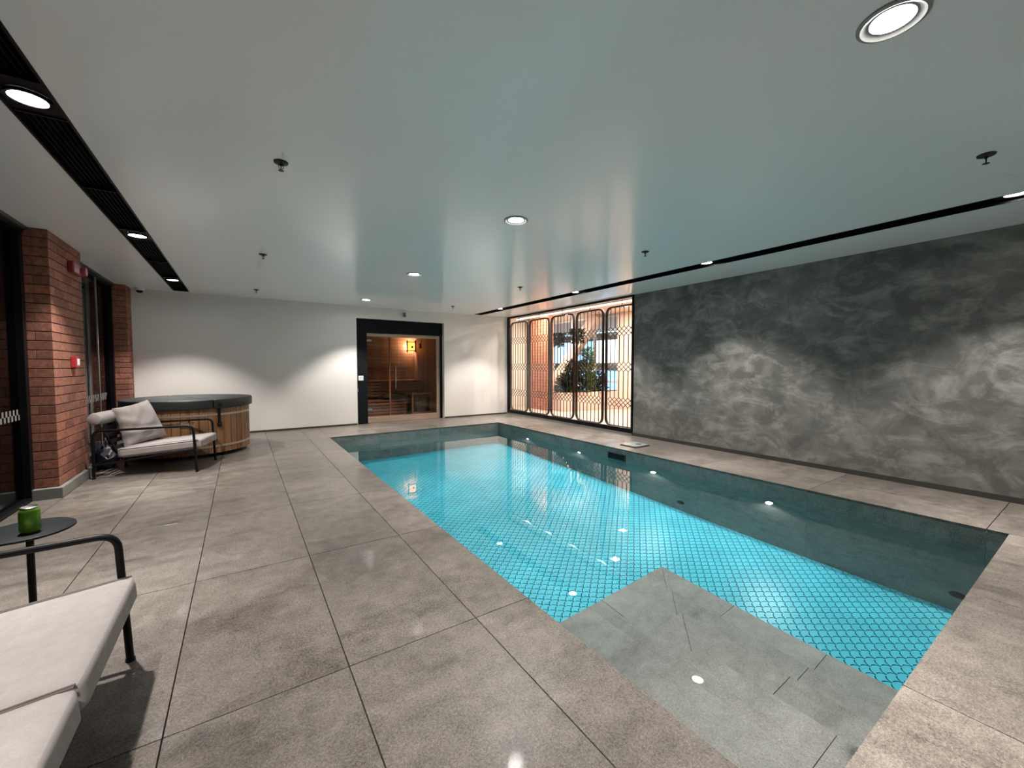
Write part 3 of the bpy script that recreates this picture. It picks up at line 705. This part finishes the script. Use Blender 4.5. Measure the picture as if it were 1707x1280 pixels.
# ---------------------------------------------------------------- hot tub
tx, ty = -0.64, 7.60
tb = tag(empty('hot_tub', (tx, ty, 0)), 'round cedar hot tub with dark insulated lid in the corner', 'hot tub')
RS = 0.725; NS = 46
for i in range(NS):
    a0 = 2*PI*i/NS+0.004; a1 = 2*PI*(i+1)/NS-0.004
    q = [(RS*math.cos(a0), RS*math.sin(a0)), (RS*math.cos(a1), RS*math.sin(a1)), ((RS-.035)*math.cos(a1), (RS-.035)*math.sin(a1)), ((RS-.035)*math.cos(a0), (RS-.035)*math.sin(a0))]
    if i: o = link('stave', sv, None, tb); o.rotation_euler = (0, 0, 2*PI*i/NS)
    else: o = MB().prism(q, 0.055, 0.70).build('stave', 'stave', tb, bevel=0.0015, seg=1); sv = o.data
for z in (0.135, 0.575):
    MB().lathe([(RS-.002, z), (RS+.004, z), (RS+.004, z+0.028), (RS-.002, z+0.028)], 64, cap=False).build('hoop', 'band', tb, True)
MB().lathe([(0.001, 0.06), (RS-0.03, 0.06), (RS-0.03, 0.09), (0.001, 0.09)], 40).build('tub_bottom', 'mortar', tb)
for a in range(6): 
    o = MB().box(RS-0.28, RS-0.12, -0.06, 0.06, 0, 0.06).build('foot', 'black', tb); o.rotation_euler = (0, 0, a*PI/3+0.1)
for sgn, nm in ((1, 'far'), (-1, 'near')):
    R = 0.765; P = []
    for k in range(41):
        a = -PI/2+PI*k/40; P.append((0.006+R*math.cos(a)*0.995, R*math.sin(a)))
    o = MB().prism(P, 0.675, 0.80).build('lid_half', 'lid', tb, bevel=0.018, seg=3); o.rotation_euler = (0, 0, (0.0 if sgn > 0 else PI)+0.42)
    for pl_ in o.data.polygons: pl_.use_smooth = True
    try: o.data.set_sharp_from_angle(angle=math.radians(40))
    except Exception: pass
for a in (-1.05, -2.6, 0.6):
    c_, s_ = math.cos(a), math.sin(a)
    o = MB().box(0.768, 0.774, -0.018, 0.018, 0.70, 0.74).box(RS+0.008, RS+0.014, -0.018, 0.018, 0.44, 0.70).build('strap', 'black', tb); o.rotation_euler = (0, 0, a)
    o2 = MB().box(RS+0.004, RS+0.03, -0.026, 0.026, 0.42, 0.48).build('buckle', 'black', tb, bevel=0.006); o2.rotation_euler = (0, 0, a)

# ---------------------------------------------------------------- lounge seating
TR = 0.0135
def lounge(name, label, W, loc, rz, ncush, tray=False, depth=0.93):
    """forward is +x; front legs at x=0; W = distance between arm frames"""
    e = tag(empty(name, loc, rz), label, 'armchair' if ncush == 1 else 'sofa')
    h = W/2; A = 0.555
    for sy in (-1, 1):
        y = sy*h
        nm = 'arm_frame'
        MB().tube(fillet([(0.01, y, 0.0), (-0.015, y, A), (-depth, y, A-0.02), (-depth-0.01, y, 0.0)], 0.065, 7), TR, 10).build(nm, 'black', e, True)
        MB().tube([(-0.012, y, 0.27), (-depth, y, 0.15)], TR*0.85, 8).build('side_rail', 'black', e, True)
        for x in (0.01, -depth-0.01): MB().lathe([(TR*1.25, 0), (TR*1.25, 0.012), (TR, 0.014)], 10, (x, y, 0)).build('foot_cap', 'black', e, True)
    MB().tube([(-0.02, -h, 0.265), (-0.02, h, 0.265)], TR*0.85, 8).build('front_rail', 'black', e, True)
    MB().tube([(-depth, -h, 0.155), (-depth, h, 0.155)], TR*0.85, 8).build('rear_rail', 'black', e, True)
    MB().tube([(-0.70, -h, 0.19), (-0.70, h, 0.19)], TR*0.85, 8).build('cross_rail', 'black', e, True)
    bk = MB()
    bk.tube(fillet([(-0.70, -h+0.05, 0.19), (-0.93, -h+0.05, 0.66), (-0.93, h-0.05, 0.66), (-0.70, h-0.05, 0.19)], 0.05), TR*0.85, 8)
    bk.build('back_frame', 'black', e, True)
    for k in range(5):
        t = (k+1)/6.5; MB().box(-0.006, 0.006, -h+0.06, h-0.06, -0.022, 0.022).build('back_strap', 'black', e).location = (-0.70-0.23*t, 0, 0.19+0.47*t)
    cw = (W-0.04)/ncush
    for k in range(ncush):
        cy = -h+0.02+cw*(k+0.5)
        c_ = cushion('seat_cushion', -0.35, cy, 0.298, 0.40, cw/2-0.002, 0.055, 'cushion', e, 0.10, 16, -0.085, 0.30)
        for yy_ in (-cw/2+0.006, cw/2-0.006):
            MB().tube([(-0.385, yy_, 0.044), (0.385, yy_, 0.044)], 0.0034, 6).build('piping', 'piping', c_, True)
    MB().tube([(-0.93, -h+0.03, 0.655), (-0.93, h-0.03, 0.655)], 0.03, 8).build('bolster_core', 'black', e, True)
    bo = MB(); prof = [(0.001, -1.0), (0.04, -0.995), (0.062, -0.96), (0.070, -0.85), (0.072, 0), (0.070, 0.85), (0.062, 0.96), (0.04, 0.995), (0.001, 1.0)]
    bo.lathe([(r_, z_*(h-0.02)) for r_, z_ in prof], 20, (-0.935, 0, 0.665), 'Y').build('bolster', 'pillow', e, True)
    if tray:
        MB().tube([(-0.26, h-0.0, A-0.012), (-0.26, h-0.055, A-0.03)], 0.006, 6).build('tray_bracket', 'black', e, True)
        MB().lathe([(0.001, 0.0), (0.075, 0.0), (0.088, 0.016), (0.092, 0.022), (0.084, 0.022), (0.07, 0.006), (0.001, 0.006)], 28, (-0.26, h-0.135, A-0.048)).build('tray', 'clear', e, True)
    return e
ch = lounge('lounge_chair', 'low black tube lounge chair with pale cushion beside the hot tub', 0.66, (-0.405, 6.41, 0), math.radians(-13.3), 1, True)
sf = lounge('lounge_sofa', 'low black tube sofa with pale seat cushions in the foreground', 1.47, (-0.435, 2.31-0.735, 0), 0.0, 2)
sf_leg = MB().tube([(-0.01, 0, 0.0), (-0.02, 0, 0.27)], TR, 10).build('middle_leg', 'black', sf, True)
# pillow leaning on the chair
def pillow(name, c, nrm_push, mat, label, thick=0.14, n=28):
    """c = corners tl, tr, br, bl"""
    tl, tr, br, bl = [Vector(p) for p in c]
    nn = ((tr-tl).cross(bl-tl)).normalized(); V = []; F = []
    for side in (1, -1):
        for i in range(n+1):
            for j in range(n+1):
                u, v = i/n, j/n
                uu, vv = 2*u-1, 2*v-1
                pin = 0.045*(1-abs(uu)**1.5)*abs(vv)**3; pin2 = 0.045*(1-abs(vv)**1.5)*abs(uu)**3
                u2 = 0.5+(uu*(1-pin2*1.6))/2; v2 = 0.5+(vv*(1-pin*1.6))/2
                p = (tl*(1-u2)+tr*u2)*(1-v2)+(bl*(1-u2)+br*u2)*v2
                b = thick*((1-uu*uu)*(1-vv*vv))**0.42
                wr_ = 0.014*math.sin(9*u+5*v*v+2.2)*math.sin(7*v+3*u)*(1-uu*uu)*(1-vv*vv)*2
                wr_ += 0.030*math.exp(-((v-0.68-0.15*u)/0.05)**2)*(1-uu*uu) - 0.026*math.exp(-((v-0.58-0.15*u)/0.05)**2)*(1-uu*uu) + 0.017*math.sin(22*v-9*u)*math.exp(-((u-0.1)/0.18)**2)*(1-vv*vv)
                V.append(p+nn*side*(b+wr_))
    m_ = (n+1)**2
    for s_ in (0, 1):
        for i in range(n):
            for j in range(n):
                q = (i*(n+1)+j, i*(n+1)+j+1, (i+1)*(n+1)+j+1, (i+1)*(n+1)+j)
                F.append(tuple(x+s_*m_ for x in (q if s_ else q[::-1])))
    bm = bmesh.new(); vs_ = [bm.verts.new(v) for v in V]
    for f in F: bm.faces.new([vs_[i] for i in f])
    bmesh.ops.remove_doubles(bm, verts=bm.verts, dist=0.0015); bmesh.ops.recalc_face_normals(bm, faces=bm.faces)
    ctr = sum((v.co for v in bm.verts), Vector())/len(bm.verts); base = Vector((ctr.x, ctr.y, min(v.co.z for v in bm.verts)))
    for v in bm.verts: v.co -= base
    me = bpy.data.meshes.new(name); bm.to_mesh(me); bm.free(); me.polygons.foreach_set('use_smooth', [True]*len(me.polygons))
    o = link(name, me, mat); o.location = base; return tag(o, label, 'cushion')
pillow('scatter_cushion', [atY(186, 681, 6.62), atY(246, 666, 6.84), atY(279, 726, 6.72), atY(208, 750, 6.46)], 0, 'pillow', 'large rumpled linen scatter cushion leaning on the lounge chair')
# dark bag with white sheet under the chair back
e = tag(empty('duffel_bag', (-1.43, 6.98, 0.0), 0.2), 'dark navy bag with a white patch behind the lounge chair', 'bag')
cushion('body', 0, 0, 0.13, 0.13, 0.20, 0.125, 'navy', e, 0.2, 8, 0, 0.5)
MB().add([(0.10, -0.17, 0.17), (0.02, -0.205, 0.12), (-0.05, -0.19, 0.20), (0.03, -0.16, 0.262), (0.08, -0.19, 0.20)], [(0, 1, 4), (1, 2, 3, 4), (0, 4, 3)]).build('white_patch', 'paper', e)
MB().tube(fillet([(0.0, -0.10, 0.25), (0.0, -0.09, 0.36), (0.0, 0.09, 0.36), (0.0, 0.10, 0.25)], 0.05), 0.008, 6).build('handle', 'navy', e, True)
# side table and can
tx_, ty_ = -0.815, 2.665
e = tag(empty('side_table', (tx_, ty_, 0)), 'small round black pedestal side table beside the sofa arm', 'side table')
MB().lathe([(0.001, 0.522), (0.152, 0.522), (0.158, 0.526), (0.158, 0.532), (0.153, 0.535), (0.001, 0.535)], 44).build('table_top', 'char', e, True)
MB().tube([(0.02, -0.02, 0.01), (0.02, -0.02, 0.522)], 0.0125, 10).build('pedestal', 'black', e, True)
MB().lathe([(0.001, 0), (0.12, 0), (0.12, 0.008), (0.115, 0.011), (0.001, 0.011)], 32).build('base_plate', 'black', e, True)
e = tag(empty('drinks_can', (-0.782, 2.61, 0.535)), 'bright green drinks can standing on the round side table', 'can')
MB().lathe([(0.001, 0.004), (0.022, 0.0), (0.026, 0.003), (0.0325, 0.013), (0.0325, 0.094), (0.030, 0.102), (0.027, 0.109)], 28, cap=False).build('body', 'green', e, True)
MB().lathe([(0.027, 0.109), (0.0275, 0.113), (0.026, 0.114), (0.024, 0.109), (0.001, 0.109)], 28, cap=False).build('lid', 'alu', e, True)
MB().box(-0.004, 0.004, -0.010, 0.012, 0.1095, 0.112).build('ring_pull', 'alu', e)
# plate on the deck
e = tag(empty('deck_plate', (5.18, 4.28, 0), 0.02), 'thin square grey plate lying on the deck below the screen', 'plate')
MB().box(-0.17, 0.17, -0.155, 0.155, 0.0, 0.016).build('base', 'platedark', e, bevel=0.003)
MB().box(-0.155, 0.155, -0.14, 0.14, 0.016, 0.021).build('top', 'plate', e, bevel=0.002)
MB().lathe([(0.001, 0.021), (0.045, 0.021), (0.045, 0.024), (0.001, 0.024)], 20, (0.05, -0.03, 0)).build('round_face', 'platedark', e)

# ---------------------------------------------------------------- glazed screen
SY0, SY1 = 4.93, YB
ws = struct(empty('window_3', (5.88, SY0, 0)), 'tall glazed partition with black frame in front of the lattice screens')
def sb(n_, xa, xb, ya, yb, za, zb, mt): return MB().box(xa, xb, ya-SY0, yb-SY0, za, zb).build(n_, mt, ws)
sb('upstand', -0.01, 0.07, SY0, SY1, 0, 0.035, 'grey'); sb('sill', 0.0, 0.06, SY0, SY1, 0.035, 0.115, 'black')
sb('head', 0.0, 0.06, SY0, SY1, ZC-0.035, ZC, 'black')
sb('jamb', 0.0, 0.06, SY1-0.07, SY1, 0.115, ZC-0.035, 'black'); sb('jamb', 0.0, 0.06, SY0, SY0+0.035, 0.115, ZC-0.035, 'black')
sb('pane', 0.02, 0.028, SY0+0.035, SY1-0.07, 0.115, ZC-0.035, 'cglass')
XP = 6.02; K = XP/5.87; ZA, ZB2 = 0.10, 2.40
order = ['nearest the back corner', 'second from the back corner', 'third from the back corner', 'fourth from the back corner', 'next to the plaster wall']
NB = 6
for k in range(5):
    yc = (8.55-0.838*k)*K; hw = 0.375*K
    e = tag(empty('lattice_screen', (XP, yc, 0)), 'bronze tube lattice screen panel with rounded corners, '+order[k], 'screen', 'lattice screens')
    pts = fillet([(0, 0, ZA), (0, hw, ZA), (0, hw, ZB2), (0, -hw, ZB2), (0, -hw, ZA), (0, 0, ZA)], 0.15, 7)[:-1]
    # flat bar frame: swept rectangle approximated by two tubes side by side
    fr = MB(); fr.tube(pts, 0.017, 8, True); fr.tube([p+Vector((0.028, 0, 0)) for p in pts], 0.017, 8, True); fr.build('frame', 'bronze', e, True)
    MB().tube([(0.014, 0, ZB2), (0.014, 0, ZC)], 0.008, 6).build('hanger_rod', 'bronze', e)
    s_ = 2*hw/(NB+1); bz = [1.925, 1.245, 0.565]; hb = 0.092
    br = 0.0092
    ypos = [-hw+s_*(i+1) for i in range(NB)]
    for i, y in enumerate(ypos):
        edge = 0.03 if i in (0, NB-1) else 0.0
        segs = [(ZB2-edge, bz[0]+hb), (bz[0]-hb, bz[1]+hb), (bz[1]-hb, bz[2]+hb), (bz[2]-hb, ZA+edge)]
        b_ = MB()
        for a, c in segs: b_.tube([(0.014, y, a), (0.014, y, c)], br, 5)
        b_.build('bar', 'bronze', e)
    for z in bz:
        l_ = MB(); h2 = hb/2
        for y in ypos:                                   # every bar forks, crosses its neighbours and closes again
            for s2 in (1, -1):
                for sd2 in (1, -1):
                    ym = y+sd2*s_/2
                    l_.tube([(0.014, y, z+s2*hb), (0.014, ym, z+s2*h2)], br*0.8, 5); l_.tube([(0.014, ym, z+s2*h2), (0.014, y, z)], br*0.8, 5)
        l_.build('lattice_band', 'bronze', e)
e = tag(empty('linear_light', (6.16, (SY0+SY1)/2, 2.497)), 'long glowing linear light above the lattice screens', 'linear light')
MB().box(-0.014, 0.014, -2.05, 2.05, -0.012, 0.012).build('diffuser', 'led', e, bevel=0.004)
MB().box(-0.025, 0.025, -2.06, 2.06, 0.012, 0.04).build('housing', 'trimw', e)

# ---------------------------------------------------------------- bright lobby behind the screen
struct(MB().box(6.0, 14.0, 2.0, 16.0, -0.1, 0.0).build('floor_lobby', 'atfloor'), 'pale warm stone lobby floor')
struct(MB().box(6.0, 14.0, 2.0, 16.0, 2.85, 3.0).build('ceiling_lobby', 'peach'), 'warm lobby ceiling')
struct(MB().box(5.99, 6.25, 2.0, SY0, 0, 2.85).box(5.99, 6.25, SY0, 9.6, 2.6, 2.85).build('wall_lobby_near', 'peach'), 'lobby side of the partition wall')
struct(MB().box(7.75, 7.95, 9.9, 14.0, 0, 2.85).build('wall_lobby_left', 'cream'), 'cream lobby wall left of the brick column')
struct(MB().box(5.99, 7.75, 10.6, 10.8, 0, 2.85).build('wall_lobby_end', 'cream'), 'cream lobby end wall')
# brick column
bc = struct(empty('brick_column', (7.2, 9.05, 0)), 'red brick column seen through the lattice screen')
MB().box(0.01, 0.20, 0.01, 0.85, 0, 2.85).build('core', 'joint', bc)
cm = None
for c in range(33):
    z = c*0.0864
    off = 0 if c % 2 == 0 else -0.11
    y = off
    while y < 0.86:
        a = max(0, y); b2 = min(0.86, y+0.22)
        if b2-a > 0.03: MB().box(-0.001, 0.1, a+0.003, b2-0.003, z+0.004, z+0.082).build('brick', 'brick2', bc)
        y += 0.22
    MB().box(0.105, 0.21, -0.001, 0.05, z+0.004, z+0.082).build('brick', 'brick2', bc)
XW2 = 9.5
wn = struct(empty('window_4', (XW2, 0, 0)), 'large lobby windows with white frames looking out to a blue lit facade')
edges = [8.45, 9.5, 10.55, 11.6, 12.65, 13.7]
for y in edges: MB().box(-0.05, 0.05, y-0.03, y+0.03, 0.0, 2.85).build('mullion', 'trimw', wn)
for z in (0.0, 0.75, 2.78):
    MB().box(-0.045, 0.045, 8.45, 13.7, z, z+0.06).build('transom', 'trimw', wn)
for a, b2 in zip(edges[:-1], edges[1:]): MB().box(-0.004, 0.004, a+0.03, b2-0.03, 0.06, 2.78).build('pane', 'cglass', wn)
struct(MB().box(9.35, 9.6, 2.0, 8.42, 0, 2.85).build('wall_lobby_right', 'peach'), 'warm plaster lobby wall on the right')
struct(MB().box(9.35, 9.6, 13.73, 16.0, 0, 2.85).build('wall_lobby_far', 'peach'), 'warm lobby wall beyond the windows')
# diagonal brace
p0, p1 = Vector((9.15, 9.05, 2.85)), Vector((9.15, 11.4, 0.35)); d_ = (p1-p0).normalized(); nrm = Vector((0, -d_.z, d_.y))*0.17
o = MB().add([p0-nrm+Vector((s_, 0, 0)) for s_ in ()], [])
pv = [p0-nrm, p0+nrm, p1+nrm, p1-nrm]
vv_ = [v+Vector((-0.12, 0, 0)) for v in pv]+[v+Vector((0.12, 0, 0)) for v in pv]
br_ = MB().add(vv_, [(0, 1, 2, 3), (7, 6, 5, 4), (0, 4, 5, 1), (1, 5, 6, 2), (2, 6, 7, 3), (3, 7, 4, 0)]).build('diagonal_brace', 'peach', None, bevel=0.01)
struct(br_, 'pale diagonal structural brace in front of the lobby windows')
# planter
a = atZ(936, 655, 0.52); b2 = atZ(1046, 651, 0.52); dv = (b2-a); Lp = dv.length; ang = math.atan2(dv.y, dv.x)
e = tag(empty('planter', (a.x, a.y, 0), ang), 'long warm plastered planter trough in the lobby', 'planter')
MB().box(0, Lp, 0.0, 0.06, 0, 0.52).build('front', 'peach', e, bevel=0.008); MB().box(0, Lp, 0.50, 0.56, 0, 0.52).build('back', 'peach', e, bevel=0.008)
MB().box(0, 0.06, 0.06, 0.50, 0, 0.52).build('end', 'peach', e); MB().box(Lp-0.06, Lp, 0.06, 0.50, 0, 0.52).build('end', 'peach', e)
MB().box(0.06, Lp-0.06, 0.06, 0.50, 0.38, 0.48).build('soil', 'soil', e)
def leafy(name, loc, hgt, spread, nl, mat, label, leaf=0.16, droop=0.5, group=None, inv=False):
    e = tag(empty(name, loc), label, 'plant', group)
    stems = MB(); lv = MB(); rnd = random.Random(hash(name+label) % 9999 if False else len(label)*37+nl)
    for i in range(max(3, nl//14)):
        a = rnd.uniform(0, 2*PI); q = rnd.uniform(0.2, 0.8)*spread
        stems.tube([(0, 0, 0), (q*0.4*math.cos(a), q*0.4*math.sin(a), hgt*0.4*(-1 if inv else 1)), (q*math.cos(a), q*math.sin(a), hgt*rnd.uniform(0.6, 0.95)*(-1 if inv else 1))], 0.006, 5)
    for i in range(nl):
        t = rnd.uniform(0.05, 1.0); a = rnd.uniform(0, 2*PI); rr_ = spread*math.sqrt(rnd.random())*(1.0-0.45*t)
        p = Vector((rr_*math.cos(a), rr_*math.sin(a), hgt*t*(-1 if inv else 1)))
        d = Vector((math.cos(a), math.sin(a), rnd.uniform(-droop, 0.9))).normalized(); sd_ = d.cross(Vector((0, 0, 1))).normalized()
        L_ = leaf*rnd.uniform(0.7, 1.25); wl = L_*0.24; n_ = sd_.cross(d)
        lv.add([p, p+d*L_*0.45+sd_*wl+n_*0.01, p+d*L_, p+d*L_*0.45-sd_*wl+n_*0.01, p+d*L_*0.5-n_*0.012], [(0, 1, 4), (1, 2, 4), (2, 3, 4), (3, 0, 4)])
    stems.build('stem', 'leaf', e); f_ = lv.build('foliage', mat, e); f_['kind'] = 'stuff'
    return e
def on_planter(t, v=0.28): 
    p = Vector((a.x, a.y, 0))+dv.normalized()*Lp*t+Vector((-math.sin(ang), math.cos(ang), 0))*v; return (p.x, p.y, 0.47)
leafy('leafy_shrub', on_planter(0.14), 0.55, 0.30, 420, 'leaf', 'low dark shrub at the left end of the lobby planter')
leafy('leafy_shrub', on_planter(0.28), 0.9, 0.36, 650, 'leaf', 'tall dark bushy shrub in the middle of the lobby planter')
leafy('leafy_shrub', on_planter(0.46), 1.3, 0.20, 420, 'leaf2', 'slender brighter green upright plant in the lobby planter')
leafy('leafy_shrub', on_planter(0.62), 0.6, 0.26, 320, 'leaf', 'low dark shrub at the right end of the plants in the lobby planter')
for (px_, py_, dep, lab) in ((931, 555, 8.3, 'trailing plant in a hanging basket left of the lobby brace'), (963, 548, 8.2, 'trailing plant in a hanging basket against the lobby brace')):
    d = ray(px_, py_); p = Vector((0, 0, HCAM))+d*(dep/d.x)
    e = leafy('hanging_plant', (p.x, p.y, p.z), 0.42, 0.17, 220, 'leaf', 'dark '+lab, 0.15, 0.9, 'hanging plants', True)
    MB().lathe([(0.02, -0.12), (0.09, -0.10), (0.12, 0.0), (0.11, 0.0), (0.08, -0.09), (0.02, -0.11)], 16, cap=False).build('pot', 'black', e, True)
    MB().tube([(0, 0, -0.05), (0, 0, 2.85-p.z)], 0.006, 5).build('cord', 'black', e)
# lobby ceiling lights; the one before the column is added to brighten its bricks
for (x, y, lab) in ((7.0, 6.3, 'near the plaster wall'), (6.65, 8.9, 'added before the brick column'), (8.4, 7.3, 'over the planter'), (8.5, 10.6, 'beside the windows')):
    e = tag(empty('ceiling_panel', (x, y, 2.85)), 'warm square lobby ceiling light panel '+lab, 'ceiling light', 'lobby ceiling lights')
    MB().box(-0.09, 0.09, -0.09, 0.09, -0.02, 0.0).build('frame', 'trimw', e, bevel=0.003); MB().box(-0.075, 0.075, -0.075, 0.075, -0.023, -0.02).build('diffuser', 'led', e)
    ld = bpy.data.lights.new('lamp', 'AREA'); ld.energy = 42; ld.size = 0.15; ld.color = (1.0, 0.89, 0.80)
    o = bpy.data.objects.new('lamp', ld); col.objects.link(o); o.parent = e; o.location = (0, 0, -0.03)
# facade across the street
fb = tag(empty('office_building', (17.0, 8.0, -4.0)), 'blue lit glass office facade outside the lobby windows', 'building')
MB().box(0.1, 3.0, 0, 18.0, 0, 12.0).build('body', 'grey', fb)
bl = [glow('lit_pane_a', (0.38, 0.64, 1.0), 1.3), glow('lit_pane_b', (0.45, 0.72, 1.0), 1.5), glow('lit_pane_c', (0.28, 0.52, 0.95), 1.1), glow('lit_pane_d', (0.85, 0.92, 1.0), 1.6)]
for i in range(10):
    for j in range(7):
        MB().box(0.04, 0.1, i*1.8+0.06, i*1.8+1.74, j*1.7+0.35, j*1.7+1.62).build('window', random.choice(bl), fb)
for j in range(8): MB().box(0, 0.1, 0, 18.0, j*1.7+0.05, j*1.7+0.28).build('spandrel', 'trimw', fb)

for o in bpy.data.objects:
    if o.type == 'MESH' and o.parent and o.parent.name in ('floor_pool', 'pool_steps', 'wall_pool_right', 'wall_pool_far', 'wall_pool_left', 'wall_pool_near'): o.cycles.is_caustics_receiver = True
